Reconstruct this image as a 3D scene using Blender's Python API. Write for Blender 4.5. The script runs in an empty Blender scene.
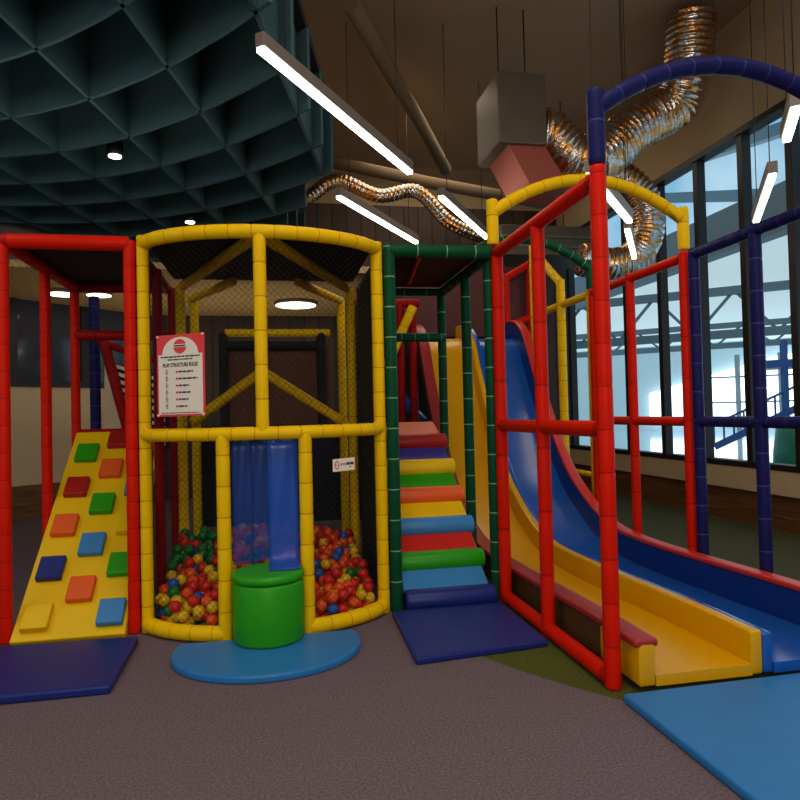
import bpy, bmesh, math, random
from mathutils import Vector, Matrix
random.seed(7)
C = bpy.context.scene.collection
SC = bpy.context.scene
V3 = Vector
PI = math.pi

# ------------------------------------------------------------------ camera
YAW, PIT, ROLL, CAMH = .1904, .0211, -.0239, 1.295
fw = V3((math.sin(YAW)*math.cos(PIT), math.cos(YAW)*math.cos(PIT), math.sin(PIT)))
r0 = V3((math.cos(YAW), -math.sin(YAW), 0)); u0 = r0.cross(fw)
rt = r0*math.cos(ROLL)+u0*math.sin(ROLL); up = -r0*math.sin(ROLL)+u0*math.cos(ROLL)
cam_d = bpy.data.cameras.new('camera'); cam = bpy.data.objects.new('camera', cam_d); C.objects.link(cam)
m = Matrix((rt, up, -fw)).transposed().to_4x4(); m.translation = V3((0, 0, CAMH)); cam.matrix_world = m
cam_d.sensor_width = 36; cam_d.lens = 36*650/800; cam_d.clip_end = 200
SC.camera = cam

# ------------------------------------------------------------------ materials
def lin(c):
    return tuple(((x/255)/12.92 if x/255 <= .04045 else ((x/255+.055)/1.055)**2.4) for x in c)+(1,)
def nt(m): return m.node_tree.nodes, m.node_tree.links
def mat(name, rgb, rough=.5, metal=0, var=.08, scale=6, bump=0, bscale=40, emit=None, estr=0, coat=0, spec=.5):
    m = bpy.data.materials.new(name); m.use_nodes = True
    n, l = nt(m); b = n['Principled BSDF']
    b.inputs['Roughness'].default_value = rough; b.inputs['Metallic'].default_value = metal
    b.inputs['Specular IOR Level'].default_value = spec
    if coat: b.inputs['Coat Weight'].default_value = coat; b.inputs['Coat Roughness'].default_value = .15
    tc = n.new('ShaderNodeTexCoord'); nz = n.new('ShaderNodeTexNoise'); nz.inputs['Scale'].default_value = scale; nz.inputs['Detail'].default_value = 4
    l.new(tc.outputs['Object'], nz.inputs['Vector'])
    mx = n.new('ShaderNodeMix'); mx.data_type = 'RGBA'
    c = lin(rgb); mx.inputs[6].default_value = tuple(x*(1-var) for x in c[:3])+(1,); mx.inputs[7].default_value = tuple(min(1, x*(1+var)) for x in c[:3])+(1,)
    l.new(nz.outputs['Fac'], mx.inputs[0]); l.new(mx.outputs[2], b.inputs['Base Color'])
    if bump:
        n2 = n.new('ShaderNodeTexNoise'); n2.inputs['Scale'].default_value = bscale; l.new(tc.outputs['Object'], n2.inputs['Vector'])
        bp = n.new('ShaderNodeBump'); bp.inputs['Strength'].default_value = bump; bp.inputs['Distance'].default_value = .01
        l.new(n2.outputs['Fac'], bp.inputs['Height']); l.new(bp.outputs['Normal'], b.inputs['Normal'])
    if emit:
        b.inputs['Emission Color'].default_value = lin(emit); b.inputs['Emission Strength'].default_value = estr
    return m
def pad_mat(name, rgb, seam, rough=.46):
    m = mat(name, rgb, rough, var=.07, scale=9, spec=.1)
    n, l = nt(m); b = n['Principled BSDF']
    src = b.inputs['Base Color'].links[0].from_socket
    uv = n.new('ShaderNodeUVMap'); sp = n.new('ShaderNodeSeparateXYZ'); l.new(uv.outputs['UV'], sp.inputs[0])
    a = n.new('ShaderNodeMath'); a.operation = 'FRACT'; l.new(sp.outputs['Y'], a.inputs[0])
    c = n.new('ShaderNodeMath'); c.operation = 'LESS_THAN'; c.inputs[1].default_value = .04; l.new(a.outputs[0], c.inputs[0])
    mx = n.new('ShaderNodeMix'); mx.data_type = 'RGBA'; mx.inputs[7].default_value = lin(seam)
    l.new(c.outputs[0], mx.inputs[0]); l.new(src, mx.inputs[6]); l.new(mx.outputs[2], b.inputs['Base Color'])
    return m
def glassy(name, rgb, alpha, rough=.05):
    m = bpy.data.materials.new(name); m.use_nodes = True; n, l = nt(m)
    out = n['Material Output']; n.remove(n['Principled BSDF'])
    t = n.new('ShaderNodeBsdfTransparent'); g = n.new('ShaderNodeBsdfPrincipled'); g.inputs['Base Color'].default_value = lin(rgb); g.inputs['Roughness'].default_value = rough
    tc = n.new('ShaderNodeTexCoord'); nz = n.new('ShaderNodeTexNoise'); nz.inputs['Scale'].default_value = 3; l.new(tc.outputs['Object'], nz.inputs['Vector'])
    mr = n.new('ShaderNodeMapRange'); mr.inputs['To Min'].default_value = alpha*.85; mr.inputs['To Max'].default_value = min(1, alpha*1.15); l.new(nz.outputs['Fac'], mr.inputs['Value'])
    mx = n.new('ShaderNodeMixShader'); l.new(mr.outputs[0], mx.inputs[0]); l.new(t.outputs[0], mx.inputs[1]); l.new(g.outputs[0], mx.inputs[2]); l.new(mx.outputs[0], out.inputs['Surface'])
    return m
def emis(name, rgb, s):
    m = bpy.data.materials.new(name); m.use_nodes = True; n, l = nt(m)
    b = n['Principled BSDF']; b.inputs['Base Color'].default_value = (.8, .8, .8, 1); b.inputs['Emission Color'].default_value = lin(rgb); b.inputs['Emission Strength'].default_value = s
    return m

M = {}
M['yellow'] = pad_mat('yellow_pad', (240, 192, 4), (208, 136, 6))
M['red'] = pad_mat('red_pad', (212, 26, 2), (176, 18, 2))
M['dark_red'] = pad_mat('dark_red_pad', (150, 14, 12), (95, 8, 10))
M['green'] = pad_mat('green_pad', (10, 72, 44), (120, 160, 130))
M['navy'] = pad_mat('navy_pad', (28, 28, 84), (62, 66, 124))
M['v_yellow'] = mat('yellow_vinyl', (234, 188, 6), .45, spec=.25, scale=4)
M['v_navy'] = mat('navy_vinyl', (26, 40, 116), .42, spec=.28, bump=.15, bscale=9)
M['v_blue'] = mat('blue_vinyl', (42, 118, 182), .42, spec=.28, bump=.15, bscale=9)
M['v_ltblue'] = mat('light_blue_vinyl', (58, 128, 190), .42, spec=.28, bump=.1, bscale=9)
M['v_green'] = mat('green_vinyl', (40, 152, 16), .42, spec=.28, bump=.12, bscale=8)
M['v_red'] = mat('red_vinyl', (200, 36, 26), .42, spec=.28, bump=.1, bscale=9)
M['v_dkred'] = mat('dark_red_vinyl', (160, 26, 22), .42, spec=.28, bump=.1, bscale=9)
M['v_orange'] = mat('orange_vinyl', (228, 92, 34), .42, spec=.28, bump=.1, bscale=9)
M['v_purple'] = mat('purple_vinyl', (62, 54, 140), .42, spec=.28, bump=.1, bscale=9)
M['black'] = mat('black_fabric', (16, 15, 17), .85)
M['dark_cloth'] = mat('dark_cloth', (34, 30, 30), .85)
M['dark_side'] = mat('dark_green_cloth', (12, 20, 18), .85)
M['dark_navy'] = mat('dark_navy_cloth', (12, 12, 26), .8)
M['net'] = mat('net_cord', (14, 13, 12), .8)
M['fib_yellow'] = mat('yellow_fibreglass', (224, 164, 0), .3, var=.04, scale=2, coat=.12, spec=.35)
M['fib_blue'] = mat('blue_fibreglass', (26, 88, 180), .2, var=.12, scale=5, coat=.4)
M['fib_navy'] = mat('dark_blue_fibreglass', (12, 48, 120), .3, var=.05)
M['rail_red'] = mat('red_cap_pad', (206, 44, 30), .35, bump=.1, bscale=10)
M['rail_dkred'] = mat('dark_red_cap_pad', (158, 40, 40), .35, bump=.1, bscale=10)
M['brown'] = mat('shaded_yellow_skirt', (84, 58, 20), .6)  # shade on the slide's yellow outer wall, put into the colour
M['white'] = mat('white_board', (236, 222, 206), .5, var=.02)
M['sign_red'] = mat('sign_red', (224, 52, 50), .5, var=.02)
M['ink'] = mat('ink', (40, 34, 34), .6)
M['pink'] = mat('pink_ink', (196, 110, 118), .6)
M['steel'] = mat('grey_steel', (112, 128, 134), .5)
M['mullion'] = mat('dark_bronze_frame', (34, 27, 22), .5)
M['baffle'] = mat('teal_felt', (70, 98, 102), .9, var=.1, spec=.1)
M['beige'] = mat('beige_plaster', (172, 146, 112), .85, scale=2)
M['beam'] = mat('dull_beige_paint', (122, 100, 74), .8)
M['sill'] = mat('cream_sill', (202, 176, 140), .6)
M['grey_wall'] = mat('grey_wall', (120, 112, 104), .8)
M['hall_white'] = mat('hall_white', (214, 226, 226), .7, emit=(205, 222, 224), estr=.62)  # glow added to the hall ceiling in place of daylight falling on it
M['hall_grey'] = mat('hall_grey', (110, 126, 130), .7, emit=(140, 160, 166), estr=.12)  # weak added glow, for the hall's daylight on grey parts
M['hall_wall'] = mat('hall_wall', (170, 190, 196), .7, emit=(170, 195, 205), estr=.3)  # added glow stands in for daylight on the far wall
M['galv'] = mat('galvanised_sheet', (112, 102, 88), .45, metal=.7, var=.15, scale=5)
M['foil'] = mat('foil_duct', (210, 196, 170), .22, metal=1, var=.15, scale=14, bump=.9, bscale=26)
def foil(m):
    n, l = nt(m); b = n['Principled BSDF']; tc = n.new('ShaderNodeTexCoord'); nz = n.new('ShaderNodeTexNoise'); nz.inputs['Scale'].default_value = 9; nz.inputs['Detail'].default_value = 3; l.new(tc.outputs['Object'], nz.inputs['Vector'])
    cr = n.new('ShaderNodeValToRGB'); cr.color_ramp.elements[0].position = .4; cr.color_ramp.elements[0].color = lin((214, 150, 74)); cr.color_ramp.elements[1].position = .62; cr.color_ramp.elements[1].color = lin((196, 204, 206)); l.new(nz.outputs['Fac'], cr.inputs[0]); l.new(cr.outputs[0], b.inputs['Base Color'])  # orange patches paint warm reflections into the silver foil
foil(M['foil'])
M['led'] = emis('led_diffuser', (255, 244, 226), 9)
M['lamp'] = emis('lamp_diffuser', (255, 236, 200), 5)
M['black_metal'] = mat('black_metal', (22, 22, 24), .4)
M['daylight'] = emis('bright_daylight_window', (226, 242, 255), 2.4)
M['tower_blue'] = mat('tower_blue', (44, 74, 128), .5, emit=(50, 80, 140), estr=.12)  # slight glow put in for hall daylight on the tower
M['slide_green'] = mat('slide_green', (26, 96, 66), .35)
M['housing'] = mat('lamp_housing', (120, 108, 98), .5)
M['curtain'] = glassy('clear_blue_vinyl', (30, 74, 160), .44, .3)
M['curtain2'] = glassy('blue_vinyl_flap', (34, 88, 196), .72, .3)
M['glass'] = glassy('window_glass', (20, 30, 36), .05, .02)
M['glass_dark'] = mat('dark_glass', (56, 62, 78), .08, var=.2, scale=1)

def wood_mat():
    m = bpy.data.materials.new('wood_slats'); m.use_nodes = True; n, l = nt(m); b = n['Principled BSDF']
    tc = n.new('ShaderNodeTexCoord'); mp = n.new('ShaderNodeMapping'); mp.inputs['Scale'].default_value = (1, .6, 14); l.new(tc.outputs['Object'], mp.inputs[0])
    nz = n.new('ShaderNodeTexNoise'); nz.inputs['Scale'].default_value = 3; nz.inputs['Detail'].default_value = 6; l.new(mp.outputs[0], nz.inputs[0])
    cr = n.new('ShaderNodeValToRGB'); cr.color_ramp.elements[0].position = .3; cr.color_ramp.elements[0].color = lin((74, 44, 20)); cr.color_ramp.elements[1].position = .7; cr.color_ramp.elements[1].color = lin((132, 84, 44))
    l.new(nz.outputs['Fac'], cr.inputs[0]); l.new(cr.outputs[0], b.inputs['Base Color']); b.inputs['Roughness'].default_value = .45
    return m
M['wood'] = wood_mat()
def slat_wall():
    m = bpy.data.materials.new('brown_upright_boards'); m.use_nodes = True; n, l = nt(m); b = n['Principled BSDF']
    tc = n.new('ShaderNodeTexCoord'); sp = n.new('ShaderNodeSeparateXYZ'); l.new(tc.outputs['Object'], sp.inputs[0])
    a = n.new('ShaderNodeMath'); a.operation = 'MULTIPLY'; a.inputs[1].default_value = 4.0; l.new(sp.outputs['X'], a.inputs[0])
    f = n.new('ShaderNodeMath'); f.operation = 'FRACT'; l.new(a.outputs[0], f.inputs[0])
    g = n.new('ShaderNodeMath'); g.operation = 'LESS_THAN'; g.inputs[1].default_value = .12; l.new(f.outputs[0], g.inputs[0])
    h = n.new('ShaderNodeMath'); h.operation = 'FLOOR'; l.new(a.outputs[0], h.inputs[0])
    w = n.new('ShaderNodeTexWhiteNoise'); w.noise_dimensions = '1D'; l.new(h.outputs[0], w.inputs['W'])
    m1 = n.new('ShaderNodeMix'); m1.data_type = 'RGBA'; m1.inputs[6].default_value = lin((52, 34, 26)); m1.inputs[7].default_value = lin((76, 50, 38)); l.new(w.outputs['Value'], m1.inputs[0])
    m2 = n.new('ShaderNodeMix'); m2.data_type = 'RGBA'; m2.inputs[7].default_value = lin((20, 13, 10)); l.new(g.outputs[0], m2.inputs[0]); l.new(m1.outputs[2], m2.inputs[6])
    l.new(m2.outputs[2], b.inputs['Base Color']); b.inputs['Roughness'].default_value = .6
    return m
M['slat_wall'] = slat_wall()
def carpet_mat():
    m = bpy.data.materials.new('flecked_carpet'); m.use_nodes = True; n, l = nt(m); b = n['Principled BSDF']; b.inputs['Roughness'].default_value = .95; b.inputs['Specular IOR Level'].default_value = .1
    tc = n.new('ShaderNodeTexCoord'); sp = n.new('ShaderNodeSeparateXYZ'); l.new(tc.outputs['Object'], sp.inputs[0])
    nz = n.new('ShaderNodeTexNoise'); nz.inputs['Scale'].default_value = 95; nz.inputs['Detail'].default_value = 5; l.new(tc.outputs['Object'], nz.inputs['Vector'])
    def ramp(a, c):
        r = n.new('ShaderNodeValToRGB'); r.color_ramp.elements[0].position = .35; r.color_ramp.elements[0].color = lin(a); r.color_ramp.elements[1].position = .65; r.color_ramp.elements[1].color = lin(c); l.new(nz.outputs['Fac'], r.inputs[0]); return r.outputs[0]
    pur = ramp((92, 78, 84), (120, 103, 111)); grn = ramp((62, 68, 26), (92, 94, 42)); gry = ramp((62, 64, 44), (88, 88, 62))
    # curved edge of the green patch: inside when X > 0.6+ (4.2-Y)*... circle centred to the right
    def dist(cx, cy):
        v = n.new('ShaderNodeVectorMath'); v.operation = 'DISTANCE'; l.new(tc.outputs['Object'], v.inputs[0]); v.inputs[1].default_value = (cx, cy, 0); return v.outputs['Value']
    lt = n.new('ShaderNodeMath'); lt.operation = 'LESS_THAN'; lt.inputs[1].default_value = 3.5; l.new(dist(4.15, 4.95), lt.inputs[0])
    mx = n.new('ShaderNodeMix'); mx.data_type = 'RGBA'; l.new(lt.outputs[0], mx.inputs[0]); l.new(pur, mx.inputs[6]); l.new(grn, mx.inputs[7])
    g2 = n.new('ShaderNodeMath'); g2.operation = 'GREATER_THAN'; g2.inputs[1].default_value = 3.0; l.new(sp.outputs['X'], g2.inputs[0])
    m2 = n.new('ShaderNodeMix'); m2.data_type = 'RGBA'; l.new(g2.outputs[0], m2.inputs[0]); l.new(mx.outputs[2], m2.inputs[6]); l.new(gry, m2.inputs[7])
    l.new(m2.outputs[2], b.inputs['Base Color'])
    bp = n.new('ShaderNodeBump'); bp.inputs['Strength'].default_value = .3; bp.inputs['Distance'].default_value = .003; l.new(nz.outputs['Fac'], bp.inputs['Height']); l.new(bp.outputs['Normal'], b.inputs['Normal'])
    return m
M['carpet'] = carpet_mat()
def mesh_cloth(name, a, c, sc):
    m = bpy.data.materials.new(name); m.use_nodes = True; n, l = nt(m); b = n['Principled BSDF']; b.inputs['Roughness'].default_value = .8
    tc = n.new('ShaderNodeTexCoord'); vo = n.new('ShaderNodeTexVoronoi'); vo.inputs['Scale'].default_value = sc; l.new(tc.outputs['Object'], vo.inputs['Vector'])
    r = n.new('ShaderNodeValToRGB'); r.color_ramp.elements[0].color = lin(a); r.color_ramp.elements[1].color = lin(c); r.color_ramp.elements[1].position = .6; l.new(vo.outputs['Distance'], r.inputs[0]); l.new(r.outputs[0], b.inputs['Base Color'])
    return m
M['brown_mesh'] = mesh_cloth('brown_mesh_cloth', (40, 20, 13), (104, 60, 40), 60)
M['tan_mesh'] = mesh_cloth('tan_mesh_ceiling', (120, 96, 62), (210, 178, 120), 40)
def water_mat():
    m = mat('wet_pool_floor', (150, 176, 190), .08, var=.1, scale=.6, emit=(150, 185, 205), estr=.12); return m  # faint emission imitates daylight lying on the wet floor
M['water'] = water_mat()

# ------------------------------------------------------------------ mesh builder
class MB:
    def __init__(s): s.v = []; s.f = []; s.uv = []; s.sm = []
    def face(s, idx, uv=None, smooth=False): s.f.append(idx); s.uv.append(uv or [(0, .5)]*len(idx)); s.sm.append(smooth)
    def box(s, lo, hi, mtx=None):
        b = len(s.v)
        for z in (lo[2], hi[2]):
            for x, y in ((lo[0], lo[1]), (hi[0], lo[1]), (hi[0], hi[1]), (lo[0], hi[1])):
                p = V3((x, y, z)); s.v.append(mtx @ p if mtx else p)
        for q in ((3, 2, 1, 0), (4, 5, 6, 7), (0, 1, 5, 4), (1, 2, 6, 5), (2, 3, 7, 6), (3, 0, 4, 7)): s.face([b+i for i in q])
        return s
    def bar(s, p0, p1, w, h=None):
        h = h or w; p0 = V3(p0); p1 = V3(p1); d = (p1-p0); L = d.length; d.normalize()
        a = V3((0, 0, 1)) if abs(d.z) < .95 else V3((1, 0, 0)); x = d.cross(a).normalized(); y = x.cross(d)
        mt = Matrix((x, d, y)).transposed().to_4x4(); mt.translation = p0
        return s.box((-w/2, 0, -h/2), (w/2, L, h/2), mt)
    def sweep(s, pts, rad, n=12, uvlen=None, cap=True):
        """rings along pts; rad a number or list; uv v = position / uvlen"""
        pts = [V3(p) for p in pts]; k = len(pts); b = len(s.v); dist = 0; ds = []
        prev = None; x = None
        for i, p in enumerate(pts):
            d = (pts[min(i+1, k-1)]-pts[max(i-1, 0)]).normalized()
            if x is None:
                a = V3((0, 0, 1)) if abs(d.z) < .9 else V3((0, 1, 0)); x = d.cross(a).normalized()
            else: x = (x-d*x.dot(d)).normalized()
            y = d.cross(x)
            if i: dist += (p-pts[i-1]).length
            ds.append(dist); r = rad[i] if isinstance(rad, (list, tuple)) else rad
            for j in range(n):
                t = 2*PI*j/n; s.v.append(p+x*math.cos(t)*r+y*math.sin(t)*r)
        ul = uvlen or 1e9
        for i in range(k-1):
            for j in range(n):
                j2 = (j+1) % n
                s.face([b+i*n+j, b+i*n+j2, b+(i+1)*n+j2, b+(i+1)*n+j], [(j/n, ds[i]/ul+.02), ((j+1)/n, ds[i]/ul+.02), ((j+1)/n, ds[i+1]/ul+.02), (j/n, ds[i+1]/ul+.02)], True)
        if cap:
            s.face([b+j for j in range(n)][::-1]); s.face([b+(k-1)*n+j for j in range(n)])
        return s
    def pad(s, pts, r=.042, tie=.16, n=12):
        """foam padded tube: slightly pinched at each tie"""
        pts = [V3(p) for p in pts]; cum = [0]
        for a, c in zip(pts, pts[1:]): cum.append(cum[-1]+(c-a).length)
        L = cum[-1]; out = []; rr = []
        def at(t):
            for i in range(len(pts)-1):
                if t <= cum[i+1] or i == len(pts)-2:
                    return pts[i].lerp(pts[i+1], (t-cum[i])/max(1e-9, cum[i+1]-cum[i]))
        ts = [0, .006, .02]; k = tie
        while k < L-.03: ts += [k-.012, k, k+.012, k+tie*.5]; k += tie
        ts += [c for c in cum[1:-1]]+[L-.02, L-.006, L]
        ts = sorted(t for t in set(round(t, 4) for t in ts) if 0 <= t <= L+1e-4)
        for t in ts:
            q = at(t); f = (t/tie) % 1; f = min(f, 1-f)*tie
            rad = r*(.95 if f < .006 else 1) if .01 < t < L-.01 else r*(.8 if t in (ts[0], ts[-1]) else .95)
            out.append(q); rr.append(rad)
        s.sweep(out, rr, n, tie); return s
    def prism(s, poly, axis, a, b):
        """poly of (p,q) pairs extruded along axis from a to b"""
        def P(p, q, t): return V3({'X': (t, p, q), 'Y': (p, t, q), 'Z': (p, q, t)}[axis])
        k = len(poly); o = len(s.v); s.v += [P(p, q, a) for p, q in poly]+[P(p, q, b) for p, q in poly]
        s.face([o+i for i in range(k)]); s.face([o+k+i for i in range(k)][::-1])
        for i in range(k): s.face([o+i, o+k+i, o+k+(i+1) % k, o+(i+1) % k])
        return s
    def lathe(s, c, prof, n=32):
        """prof of (r,z)"""
        b = len(s.v); c = V3(c)
        for r, z in prof:
            for j in range(n): s.v.append(c+V3((r*math.cos(2*PI*j/n), r*math.sin(2*PI*j/n), z)))
        for i in range(len(prof)-1):
            for j in range(n):
                j2 = (j+1) % n; s.face([b+i*n+j, b+i*n+j2, b+(i+1)*n+j2, b+(i+1)*n+j], None, True)
        s.face([b+j for j in range(n)][::-1]); s.face([b+(len(prof)-1)*n+j for j in range(n)])
        return s
    def build(s, name, m, parent=None, bevel=0, seg=2, fix=True):
        me = bpy.data.meshes.new(name); me.from_pydata([tuple(v) for v in s.v], [], s.f)
        uvl = me.uv_layers.new(name='UVMap'); k = 0
        for u in s.uv:
            for a in u: uvl.data[k].uv = a; k += 1
        for p, q in zip(me.polygons, s.sm): p.use_smooth = q
        if fix:
            bm = bmesh.new(); bm.from_mesh(me); bmesh.ops.recalc_face_normals(bm, faces=bm.faces); bm.to_mesh(me); bm.free()
        me.materials.append(m)
        o = bpy.data.objects.new(name, me); C.objects.link(o)
        if parent:
            o.parent = parent
            o.matrix_parent_inverse = parent.matrix_basis.inverted()
        if bevel:
            b = o.modifiers.new('edge', 'BEVEL'); b.width = bevel; b.segments = seg; b.limit_method = 'ANGLE'; b.angle_limit = math.radians(40); b.harden_normals = False
        return o
def empty(name, loc): 
    o = bpy.data.objects.new(name, None); C.objects.link(o); o.location = loc; o.empty_display_size = .1; return o
def tag(o, label=None, cat=None, group=None, kind=None):
    for k, v in (('label', label), ('category', cat), ('group', group), ('kind', kind)):
        if v: o[k] = v
    return o
def struct(o): o['kind'] = 'structure'; return o
def thing(name, loc, label, cat, group=None): return tag(empty(name, loc), label, cat, group)
def post(par, x, y, z0, z1, m, r=.042, name='post', tie=.16): return MB().pad([(x, y, z0), (x, y, z1)], r, tie).build(name, M[m], par)
def rail(par, pts, m, r=.042, name='rail', tie=.16): return MB().pad(pts, r, tie).build(name, M[m], par)
def net(par, P, u0, u1, v0, v1, sp=.027, th=.0011, step=.12, name='safety_net'):
    """knotted diamond netting of real cords over the surface P(u,v)"""
    mb = MB(); U = u1-u0; W = v1-v0; k = sp*1.414
    for sgn in (1, -1):
        lo, hi = (0, U+W) if sgn > 0 else (-W, U)
        c = lo+k*.5
        while c < hi:
            # line u = c - sgn*v
            va = max(0, (c-U) if sgn > 0 else -c); vb = min(W, c if sgn > 0 else U-c)
            if vb-va > .02:
                n = max(1, int((vb-va)/step)); pts = []
                for i in range(n+1):
                    v = va+(vb-va)*i/n; u = c-sgn*v; pts.append(P(u0+u, v0+v))
                mb.sweep(pts, th, 3, None, False)
            c += k
    return mb.build(name, M['net'], par, fix=False)

# ------------------------------------------------------------------ setting
struct(MB().box((-9, -5, -.1), (5.1, 14, 0)).build('floor', M['carpet']))
struct(MB().box((-9, -5, 5.6), (5.3, 14, 5.7)).build('ceiling', M['beige']))
wb = struct(MB().box((-9, 11, 0), (5.3, 11.2, 4.9)).build('wall_back', M['slat_wall']))
MB().box((-9, 11.02, 4.9), (5.3, 11.2, 5.6)).build('upper_plaster', M['beige'], wb)
struct(MB().box((-9, -5, 0), (5.3, -4.8, 5.6)).build('wall_front', M['grey_wall']))
# lowered rear ceiling
struct(MB().box((-5, 7.6, 2.97), (1.3, 10.98, 3.05)).build('ceiling_lowered', M['tan_mesh']))
# left wall, oblique
wl = struct(empty('wall_left', (-3.47, 9.44, 0))); wl.rotation_euler = (0, 0, math.radians(44))
def lw(lo, hi, m, name):
    o = MB().box(lo, hi).build(name, M[m]); o.parent = wl; return o
lw((-9, 0, .45), (3.5, .15, 1.8), 'sill', 'dado_panel'); lw((-9, -.05, 0), (3.5, .15, .45), 'wood', 'wood_plinth')
lw((-9, 0, 3.06), (3.5, .15, 5.6), 'grey_wall', 'upper_panel'); lw((-9, .03, 1.8), (3.5, .12, 3.06), 'glass_dark', 'window_pane')
lw((-9, -.03, 1.78), (3.5, .13, 1.86), 'mullion', 'window_sill')
for k in range(9): lw((-6.0+k*1.0, -.02, 1.86), (-5.88+k*1.0, .02, 3.06), 'mullion', 'window_mullion')
# right wall: bench sill, window, header
WX = 5.1
wr = struct(empty('wall_right', (WX, 3, 0)))
MB().box((WX, -4.8, 0), (WX+.2, 11, .36)).build('wood_plinth', M['wood'], wr)
MB().box((WX-.04, -4.8, .36), (WX+.2, 11, .62)).build('sill_band', M['sill'], wr, .01)
MB().box((WX, -4.8, 4.32), (WX+.2, 11, 5.6)).build('header', M['beige'], wr)
win = struct(empty('window_1', (WX, 5, .62)))
ys = [10.55, 9.62, 8.71, 7.84, 7.02, 6.25, 5.57]+[4.92-.65*i for i in range(15)]
MB().box((WX-.05, -4.8, .62), (WX+.1, 11, .68)).build('window_frame', M['mullion'], win)
MB().box((WX-.05, -4.8, 4.27), (WX+.1, 11, 4.34)).build('window_frame', M['mullion'], win)
for y in ys: MB().box((WX-.03, y-.045, .66), (WX+.08, y+.045, 4.3)).build('mullion', M['mullion'], win, .004)
for a, c in zip(ys, ys[1:]): MB().box((WX+.02, c+.05, .68), (WX+.03, a-.05, 4.28)).build('window_pane', M['glass'], win)

# egg-crate suspended ceiling (one continuous grid)
AZ = math.radians(12.7); ca, sa = math.cos(AZ), math.sin(AZ)
def uv2(u, v, z): return V3((v*sa+u*ca, v*ca-u*sa, z))
mb = MB(); ZB, ZT = 3.9, 4.6
def vrow(V0, u): return V0-.127*(u+4.3)**2
def curtain_strip(pts, th, z0=ZB, z1=ZT):
    for a, c in zip(pts, pts[1:]):
        d = (c-a); n = V3((-d.y, d.x, 0)).normalized()*th/2; b = len(mb.v)
        for z in (z0, z1):
            for q in (a-n, c-n, c+n, a+n): mb.v.append(V3((q.x, q.y, z)))
        for q in ((3, 2, 1, 0), (4, 5, 6, 7), (0, 1, 5, 4), (2, 3, 7, 6), (1, 2, 6, 5), (3, 0, 4, 7)): mb.face([b+i for i in q])
rows = [8.37+.72*i for i in range(-9, 5)]
for V0 in rows:
    ue = -.88 if V0 < 8.5 else (-1.36 if V0 < 9.3 else -1.8)
    us = [ue-(ue+7.0)*i/16 for i in range(17)]
    curtain_strip([uv2(u, vrow(V0, u), ZB) for u in us], .03)
for k in range(8):
    u = -1.0-.81*k; vend = vrow(8.37, u) if k == 0 else (vrow(9.09, u) if k == 1 else vrow(11.2, u))
    curtain_strip([uv2(u, 2.0, ZB), uv2(u, vend, ZB)], .03)
struct(mb.build('ceiling_baffles', M['baffle']))
mb = MB(); mb.prism([tuple(uv2(u, v, 0).xy) for u, v in ((-.9, 1), (-.9, 6.6), (-1.3, 7.6), (-1.8, 10.2), (-7.6, 10.2), (-7.6, 1))], 'Z', 4.62, 4.7)
struct(mb.build('ceiling_black_soffit', M['black']))

# spotlights under the baffles
for (x, y), lab in (((-1.498, 6.756), 'black cylinder spotlight under the teal baffles above the red framed bay'), ((-1.056, 8.919), 'small black cylinder spotlight under the teal baffles just above the yellow bow')):
    t = thing('ceiling_spotlight', (x, y, 4.16), lab, 'spotlight')
    MB().lathe((x, y, 3.9), [(.07, 0), (.075, .01), (.075, .27), (.02, .28), (.02, .75)], 20).build('housing', M['black_metal'], t)
    MB().lathe((x, y, 3.89), [(.06, 0), (.06, .012)], 20).build('lens', M['led'], t)

# linear pendant lights, three rows under the roof
LZ = 3.6
def linear(p, q, lab, LZ=3.6, wf=(.12, .88)):
    p = V3(p+(LZ,)); q = V3(q+(LZ,)); t = thing('linear_pendant_light', (p+q)/2, lab, 'light', 'linear pendant lights')
    d = (q-p).normalized()
    MB().bar(p+V3((0, 0, .06)), q+V3((0, 0, .06)), .07, .09).build('housing', M['housing'], t, .005)
    MB().bar(p+d*.01, q-d*.01, .056 if LZ > 3.2 else .044, .03).build('diffuser', M['led'], t)
    for f in wf:
        c = p.lerp(q, f); MB().sweep([c+V3((0, 0, .1)), (c.x, c.y, 5.6)], .004, 6).build('wire', M['black_metal'], t)
linear((-.05, 4.1), (1.32, 6.05), 'long white linear pendant light beside the teal baffles, nearest of its row')
linear((.70, 6.81), (1.93, 8.54), 'white linear pendant light directly above the yellow arch and green beam')
linear((1.78, 6.68), (2.81, 8.2), 'white linear pendant light ending above the left yellow arch post')
linear((2.27, 4.33), (3.22, 5.40), 'white linear pendant light crossing in front of the silver duct elbow', 3.0)
linear((3.34, 5.65), (4.04, 6.70), 'short white linear pendant light end in front of the silver duct elbow, next in line', 3.0, (.06, .42))
linear((3.66, 4.17), (4.45, 5.30), 'white linear pendant light in front of the tall window above the navy beam', 3.0)
linear((2.98, 3.20), (3.28, 3.61), 'white linear pendant light end just under the navy front arch', 3.0)

# round lamps in the lowered ceiling
for (x, y, r), lab in (((.33, 9.6, .30), 'round glowing ceiling lamp seen behind the ball pit centre post'), ((-2.635, 8.91, .17), 'round glowing ceiling lamp seen through the red frame, left of the pair'), ((-2.205, 8.955, .15), 'round glowing ceiling lamp seen through the red frame, right of the pair')):
    t = thing('round_ceiling_lamp', (x, y, 2.97), lab, 'lamp', 'round lamps in the lowered ceiling')
    MB().lathe((x, y, 2.92), [(r, 0), (r*1.05, .01), (r*1.05, .05)], 28).build('rim', M['housing'], t)
    MB().lathe((x, y, 2.912), [(r*.97, 0), (r*.97, .006)], 28).build('diffuser', M['lamp'], t)

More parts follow.
